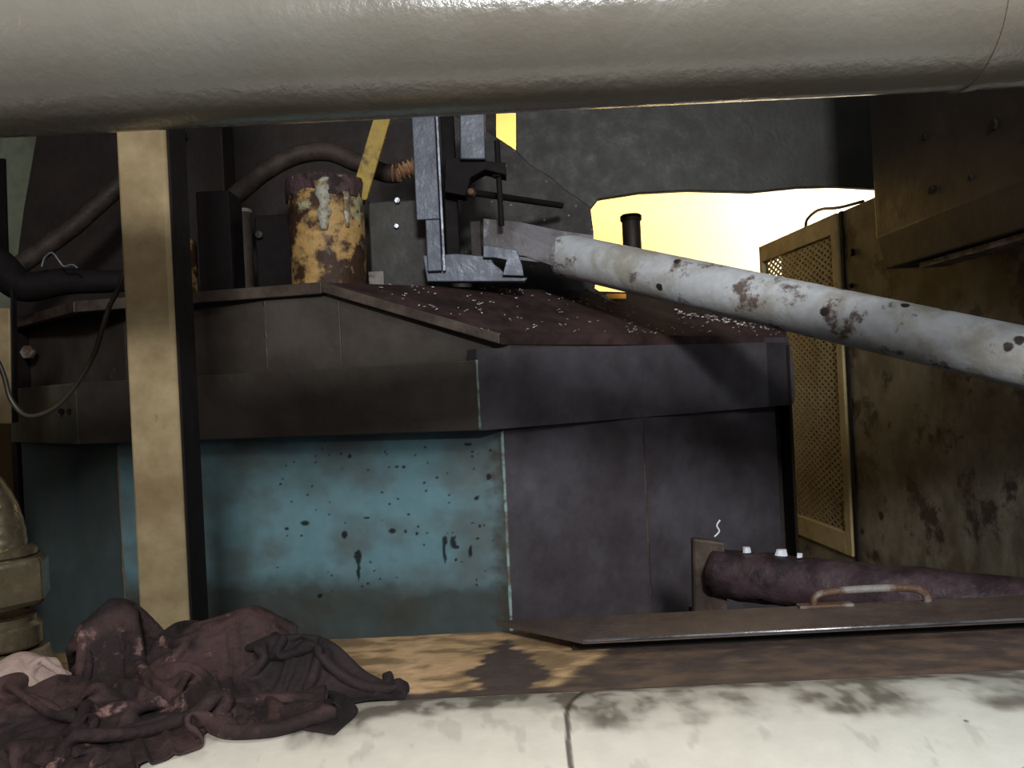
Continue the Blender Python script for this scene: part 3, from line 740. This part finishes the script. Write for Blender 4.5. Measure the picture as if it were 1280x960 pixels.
for j in range(nyy):
    for i in range(nx):
        a = j * (nx + 1) + i; fs.append((a, a + 1, a + nx + 2, a + nx + 1))
g.add(vs, fs); g.col = np.array(cols)
ledge_legs = []
led = [('ledge_top', g, M['ledge']),
       ('ledge_frame', box(((xa + xb) / 2, (yb0 + yb1) / 2, zl - .0065), (xb - xa, yb1 - yb0, .012)), M['tread']),
       ('leg', box((-.85, 1.38, (zl - .03 + FL) / 2), (.06, .06, zl - .03 - FL)), M['tread']),
       ('leg', box((.9, 1.38, (zl - .03 + FL) / 2), (.06, .06, zl - .03 - FL)), M['tread'])]
thing('steel_ledge', 'brown steel ledge behind the white foreground pipe, scraped to tan at its left', 'ledge', led)
# cover plate with bevelled end
zp = -.392
cp = [PH(620, 776, zp), PH(730, 803, zp), PH(1400, 763, zp), PH(1400, 733, zp)]
cp[1].y = cp[2].y = (cp[1].y + cp[2].y) / 2; cp[3].y = cp[0].y
front_edge = tube([Vector((cp[1].x + .002, cp[1].y - .0015, zp - .0015)), Vector((cp[2].x, cp[2].y - .0015, zp - .0015))], .0022, 8)
hz = zp + .0
hb = cp[0].y - .012
h0 = XY(1017, hb, zp)[0]; h1 = XY(1160, hb, zp)[0]
hpts = spline([Vector((h0, hb, zp)), Vector((h0 + .004, hb, zp + .017)), Vector((h0 + .03, hb, zp + .024)), Vector(((h0 + h1) / 2, hb, zp + .026)), Vector((h1 - .03, hb, zp + .024)), Vector((h1 - .006, hb, zp + .016)), Vector((h1, hb, zp))], 6)
thing('cover_plate', 'dark brown cover plate with bright front edge and wire handle', 'plate', [
    ('plate_body', slab(cp, (0, 0, -.007)), M['tread']),
    ('batten', box(((cp[0].x + .12 + 1.0) / 2, (cp[0].y + cp[1].y) / 2, (zl + zp - .007) / 2), (1.0 - cp[0].x - .12, .05, zp - .007 - zl - .001)), M['black']),
    ('plate_edge', front_edge, M['bright'], dict(smooth='all', label='bright worn front edge')),
    ('handle', tube(hpts, .0065, 12), M['rod'], dict(smooth='all', label='rusty rod handle')),
    ('handle_pad', box((h0 + .02, hb + .002, zp + .002), (.09, .02, .006)), M['rod'], dict(bevel=.002)),
])
# purple brown tubular beam behind the plate
b0 = P(893, 716, 2.02); b1 = P(1420, 772, 1.56)
zbeam = b0.z
b0 = Vector((b0.x, b0.y, zbeam)); b1 = Vector((b1.x, b1.y, zbeam - .015))
n_ = 40
bp_ = [b0.lerp(b1, i / n_) for i in range(n_ + 1)]
ep = [P(866, 673, 2.03), P(906, 678, 2.0), P(912, 800, 2.0), P(868, 800, 2.03)]
thing('tubular_beam', 'purple brown greasy steel beam behind the handle of the cover plate', 'beam', [
    ('beam_tube', tube(bp_, .056, 28, bumpf=lambda s, t: 1 + .10 * noise.fractal(Vector((s * 14, math.cos(t) * 2, math.sin(t) * 2)), 1, 2, 4)), M['beam'], dict(smooth='all')),
    ('end_plate', slab(ep, (0, .03, 0)), M['edge'], dict(bevel=.006, label='worn end plate')),
    ('support_leg', box((b0.x - .02, b0.y + .05, (FL + zbeam - .1) / 2), (.06, .06, zbeam - .1 - FL)), M['black']),
    ('support_leg', box((b0.x + .5, b0.y - .38, (FL + zbeam - .03) / 2), (.05, .05, zbeam - .03 - FL)), M['black']),
])
def on_beam(px, dz=.058):
    t = (px - 893) / 527.; q = b0.lerp(b1, t * 1.13 if t < .6 else t); return q
def scrap(px, sx, sy, szz, rz_, label):
    # find the beam point under this column
    best = min(bp_, key=lambda q: abs(px_of(q + Vector((0, 0, .055)))[0] - px))
    c = best + Vector((0, 0, .060 + szz / 2 - .004)); g = G()
    n = 8; vs = []
    r0 = random.Random(int(px))
    for lay, k in ((0, 1.), (1, .8)):
        for i in range(n):
            a = 2 * math.pi * i / n; q = r0.uniform(.75, 1.15) * k
            vs.append(Vector((math.cos(a) * sx / 2 * q, math.sin(a) * sy / 2 * q, (lay - .5) * szz)))
    R = Matrix.Rotation(rz_, 3, 'Z'); vs = [c + R @ v for v in vs]
    g.add(vs, [tuple(range(n))[::-1], tuple(range(n, 2 * n))] + [(i, (i + 1) % n, n + (i + 1) % n, n + i) for i in range(n)])
    solo('white_scrap', g, M['white_bit'], label, 'scrap', 'white scraps on the tubular beam')
M['white_bit'] = mat('white_scrap', (225, 228, 235), None, rough=.6, bump=0, var=.05)
scrap(934, .022, .02, .012, .3, 'small curled white scrap on the beam, left of the white block')
scrap(977, .030, .022, .014, .1, 'largest white scrap on the beam, blocky')
scrap(996, .016, .014, .009, .6, 'small white scrap on the beam just right of the blocky one')
# thin white thread on dark panel above the beam
solo('white_thread', tube(spline([P(893, 671, 2.02), P(899, 664, 2.02), P(896, 657, 2.02), P(900, 650, 2.02)], 6), .0022, 6), M['white_bit'], 'tiny white curl of shaving standing on the end plate of the beam', 'shaving', smooth='all')

# big pale pipe at the very bottom
br_ = .30
bc = Vector((0, 1.10 - .34 * br_, -.403 - .94 * br_))
na, nxp = 70, 900
xa2, xb2 = -1.0, 1.0
vs = []; cols = []
WH = np.array(s2l((226, 220, 204))[:3]); GR = np.array(s2l((92, 84, 72))[:3]); CK = np.array(s2l((56, 44, 34))[:3]); COOL_LIGHT = np.array(s2l((178, 184, 178))[:3])
for i in range(nxp + 1):
    x = xa2 + (xb2 - xa2) * i / nxp
    for j in range(na):
        # dense sampling across the visible top quarter
        if j < 50: t = math.radians(64 + 54 * j / 49.)       # 60..135 degrees, measured from +Y over the top
        else: t = math.radians(118 + 306 * (j - 49) / 21.)
        yy = bc.y + br_ * math.cos(t); zz = bc.z + br_ * math.sin(t)
        p = Vector((x, yy, zz)); vs.append(p)
        s = br_ * (t - math.radians(70))                        # arc distance down the near side
        n1 = noise.fractal(Vector((x * 9, s * 11, 2)), 1, 2, 5); n2 = noise.fractal(Vector((x * 30, s * 18, 7)), 1, 2, 5)
        grime = sm(.150, .075, s + n1 * .10 + .004)
        grime *= .45 + .55 * sm(-.4, .25, n2)
        c = WH + (COOL_LIGHT - WH) * sm(.0, .7, x) * .6  # cool light toward the right end put into the colour
        c = c + (GR - c) * min(1, grime) * .9
        big = sm(.35, .55, n2 + n1 * .4)
        c = c + (GR - c) * big * .18
        # crooked joint line
        cx_ = .072 - .030 * sm(.0, .14, s) + .003 * n1 + .0015 * n2
        k = sm(.0042, .0018, abs(x - cx_)) * .85
        c = c + (CK - c) * k
        cols.append(np.clip(c, .01, 1))
fs = []
for i in range(nxp):
    for j in range(na):
        k = (j + 1) % na; fs.append((i * na + j, i * na + k, (i + 1) * na + k, (i + 1) * na + j))
g = G().add(vs, fs); g.col = np.array(cols)
cradle = box((-.6, bc.y, (FL + bc.z - br_ * .8) / 2), (.08, .3, bc.z - br_ * .8 - FL))
thing('foreground_pipe', 'very wide grimy white pipe along the bottom edge', 'pipe', [('pipe_shell', g, M['bigpipe'], dict(smooth='all')),
      ('saddle', box((-.6, bc.y, FL + .02), (.08, .3, .04)), M['tread']), ('saddle', box((.6, bc.y, FL + .02), (.08, .3, .04)), M['tread'])])
sx_, sy_ = XY(1280, .99, -.42)
thing('rust_knob', 'rust brown knob on the white foreground pipe at the right edge', 'knob', [
    ('knob_body', lathe([(.020, 0), (.024, .006), (.02, .014), (0, .018)], PH(1284, 905, -.415) , 20, axis=(0, -.4, .9)), M['rod'], dict(smooth=40))])

# ------------------------------------------------------------------ hose fitting at the left edge
fb = P(14, 800, 1.10)
fx = P(6, 780, 1.235).x; fy = 1.235
def fz(py): return P(6, py, fy).z
s_ = fy / F
fit = [
    ('fitting_base', lathe([(.085, zl), (.085, fz(868)), (.074, fz(845)), (.064, fz(815)), (.0, fz(812))], Vector((fx - .01, fy, 0)), 40, jitter=.06), M['cloth_base'], dict(smooth=50)),
    ('collar_ring', lathe([(38 * s_, 0), (42 * s_, .004), (42 * s_, .030), (36 * s_, .036), (36 * s_, .044)], Vector((fx, fy, fz(808))), 40), M['brass'], dict(smooth=40)),
    ('hex_nut', hexnut(Vector((fx, fy, fz(756))), (0, 0, 1), 56 * s_, fz(696) - fz(756), .38), M['brass'], dict(bevel=.004)),
    ('clamp_ring', lathe([(36 * s_, 0), (40 * s_, .004), (40 * s_, .012), (34 * s_, .016)], Vector((fx, fy, fz(697))), 40), M['brass'], dict(smooth=40)),
    ('elbow', tube(spline([Vector((fx, fy, fz(690))), Vector((fx - .002, fy, fz(665))), Vector((fx - .012, fy, fz(635))), Vector((fx - .036, fy, fz(606))), Vector((fx - .072, fy, fz(588)))], 8), lambda t: .0345 + .0004 * math.sin(t * 60), 28), M['brass'], dict(smooth='all')),
]
thing('hose_fitting', 'dull metal elbow hose fitting with hex nut at the left edge', 'fitting', fit)

# ------------------------------------------------------------------ crumpled rags (relaxed as cloth over what lies under them)
def under(x, y):
    h = np.full_like(x, zl)
    cyl = br_ ** 2 - (y - bc.y) ** 2
    hc = bc.z + np.sqrt(np.maximum(cyl, 0)) + .003
    h = np.where(y < yb0, hc, h + .003)
    for (bx, by, bh, sx, sy) in LUMPS:
        h = np.maximum(h, -.62) + bh * np.exp(-((x - bx) / sx) ** 2 - ((y - by) / sy) ** 2)
    return h
def cloth(cx, cy, lx, ly, ang, n, m, squeeze, seed, iters=260, z0=.12, amp=.02):
    rs = np.random.RandomState(seed)
    u, v = np.meshgrid((np.arange(n) / (n - 1) - .5), (np.arange(m) / (m - 1) - .5), indexing='ij')
    rl = lx / (n - 1); rm = ly / (m - 1)
    # initial: squeezed with smooth random folds
    X = u * lx * squeeze; Y = v * ly * squeeze
    Z = np.zeros_like(X)
    for k in range(14):
        fx_, fy_ = rs.uniform(-1, 1, 2) * rs.uniform(4, 16); ph = rs.uniform(0, 6.3)
        Z += np.sin(u * fx_ * 2 + v * fy_ * 2 + ph) * amp / (1 + k * .12)
        X += np.sin(u * fy_ * 1.7 + ph * 2) * .006; Y += np.cos(v * fx_ * 1.7 + ph * 3) * .006
    ca, sa = math.cos(ang), math.sin(ang)
    p = np.stack([cx + X * ca - Y * sa, cy + X * sa + Y * ca, Z], -1)
    p[..., 2] += under(p[..., 0], p[..., 1]) + z0
    p += rs.normal(0, .0008, p.shape)
    prev = p.copy()
    def sat(a, b, rest, k):
        d = p[b] - p[a]; L_ = np.linalg.norm(d, axis=-1, keepdims=True) + 1e-9
        c = d * ((L_ - rest) / L_) * .5 * k
        p[a] += c; p[b] -= c
    S = slice
    for it in range(iters):
        vel = (p - prev) * .90; vel[..., 2] -= .00022
        ln = np.linalg.norm(vel, axis=-1, keepdims=True); vel *= np.minimum(1, .006 / (ln + 1e-9))
        prev = p.copy(); p += vel
        for _ in range(8):
            for o in (0, 1):
                k0 = (n - o) // 2; k1 = (m - o) // 2
                sat((S(o, o + 2 * k0 - 1, 2),), (S(o + 1, o + 2 * k0, 2),), rl, 1.)
                sat((S(None), S(o, o + 2 * k1 - 1, 2)), (S(None), S(o + 1, o + 2 * k1, 2)), rm, 1.)
            dg = math.hypot(rl, rm)
            for o in (0, 1):
                k0 = (n - o) // 2
                a0 = S(o, o + 2 * k0 - 1, 2); a1 = S(o + 1, o + 2 * k0, 2)
                sat((a0, S(0, m - 1)), (a1, S(1, m)), dg, .5)
                sat((a0, S(1, m)), (a1, S(0, m - 1)), dg, .5)
            # bending
            sp2 = 3
            d = p[sp2:] - p[:-sp2]; L_ = np.linalg.norm(d, axis=-1, keepdims=True) + 1e-9
            c = np.where(L_ < sp2 * rl * .72, d * ((L_ - sp2 * rl * .72) / L_) * .15, 0); p[:-sp2] += c; p[sp2:] -= c
            d = p[:, sp2:] - p[:, :-sp2]; L_ = np.linalg.norm(d, axis=-1, keepdims=True) + 1e-9
            c = np.where(L_ < sp2 * rm * .72, d * ((L_ - sp2 * rm * .72) / L_) * .15, 0); p[:, :-sp2] += c; p[:, sp2:] -= c
            h = under(p[..., 0], p[..., 1])
            low_ = p[..., 2] < h
            p[..., 2] = np.where(low_, h, p[..., 2])
        fr_ = low_[..., None]
        p[..., :2] = np.where(fr_, prev[..., :2] + (p[..., :2] - prev[..., :2]) * .25, p[..., :2])
    g = G()
    vs = [Vector(q) for q in p.reshape(-1, 3)]
    fs = [(i * m + j, (i + 1) * m + j, (i + 1) * m + j + 1, i * m + j + 1) for i in range(n - 1) for j in range(m - 1)]
    return g.add(vs, fs)
LUMPS = [(-.62, 1.28, .12, .04, .06), (-.50, 1.27, .07, .07, .08), (-.40, 1.28, .09, .06, .07), (-.60, 1.08, .04, .10, .08), (-.46, 1.14, .035, .06, .05)]
rg = cloth(-.58, 1.09, .86, .66, .34, 124, 90, .68, 3, amp=.030)
solo('brown_rag', rg, M['rag'], 'crumpled reddish brown rag heaped at the lower left', 'rag', smooth='all', solid=.0035, subdiv=1)
LUMPS = [(-.37, 1.26, .065, .06, .06), (-.29, 1.22, .045, .05, .04)]
rd = cloth(-.335, 1.16, .44, .36, -.35, 70, 58, .68, 11, amp=.03)
solo('black_rag', rd, M['rag_dark'], 'dark oily rag at the right end of the heap, on the tan ledge', 'rag', smooth='all', solid=.0035, subdiv=1)
LUMPS = [(-.66, 1.12, .085, .07, .07)]
pk = cloth(-.665, 1.10, .17, .15, .9, 40, 40, .85, 5)
solo('pink_rag', pk, M['pink'], 'small pale pink rag between the hose fitting and the brown rag', 'rag', smooth='all', solid=.003, subdiv=1)
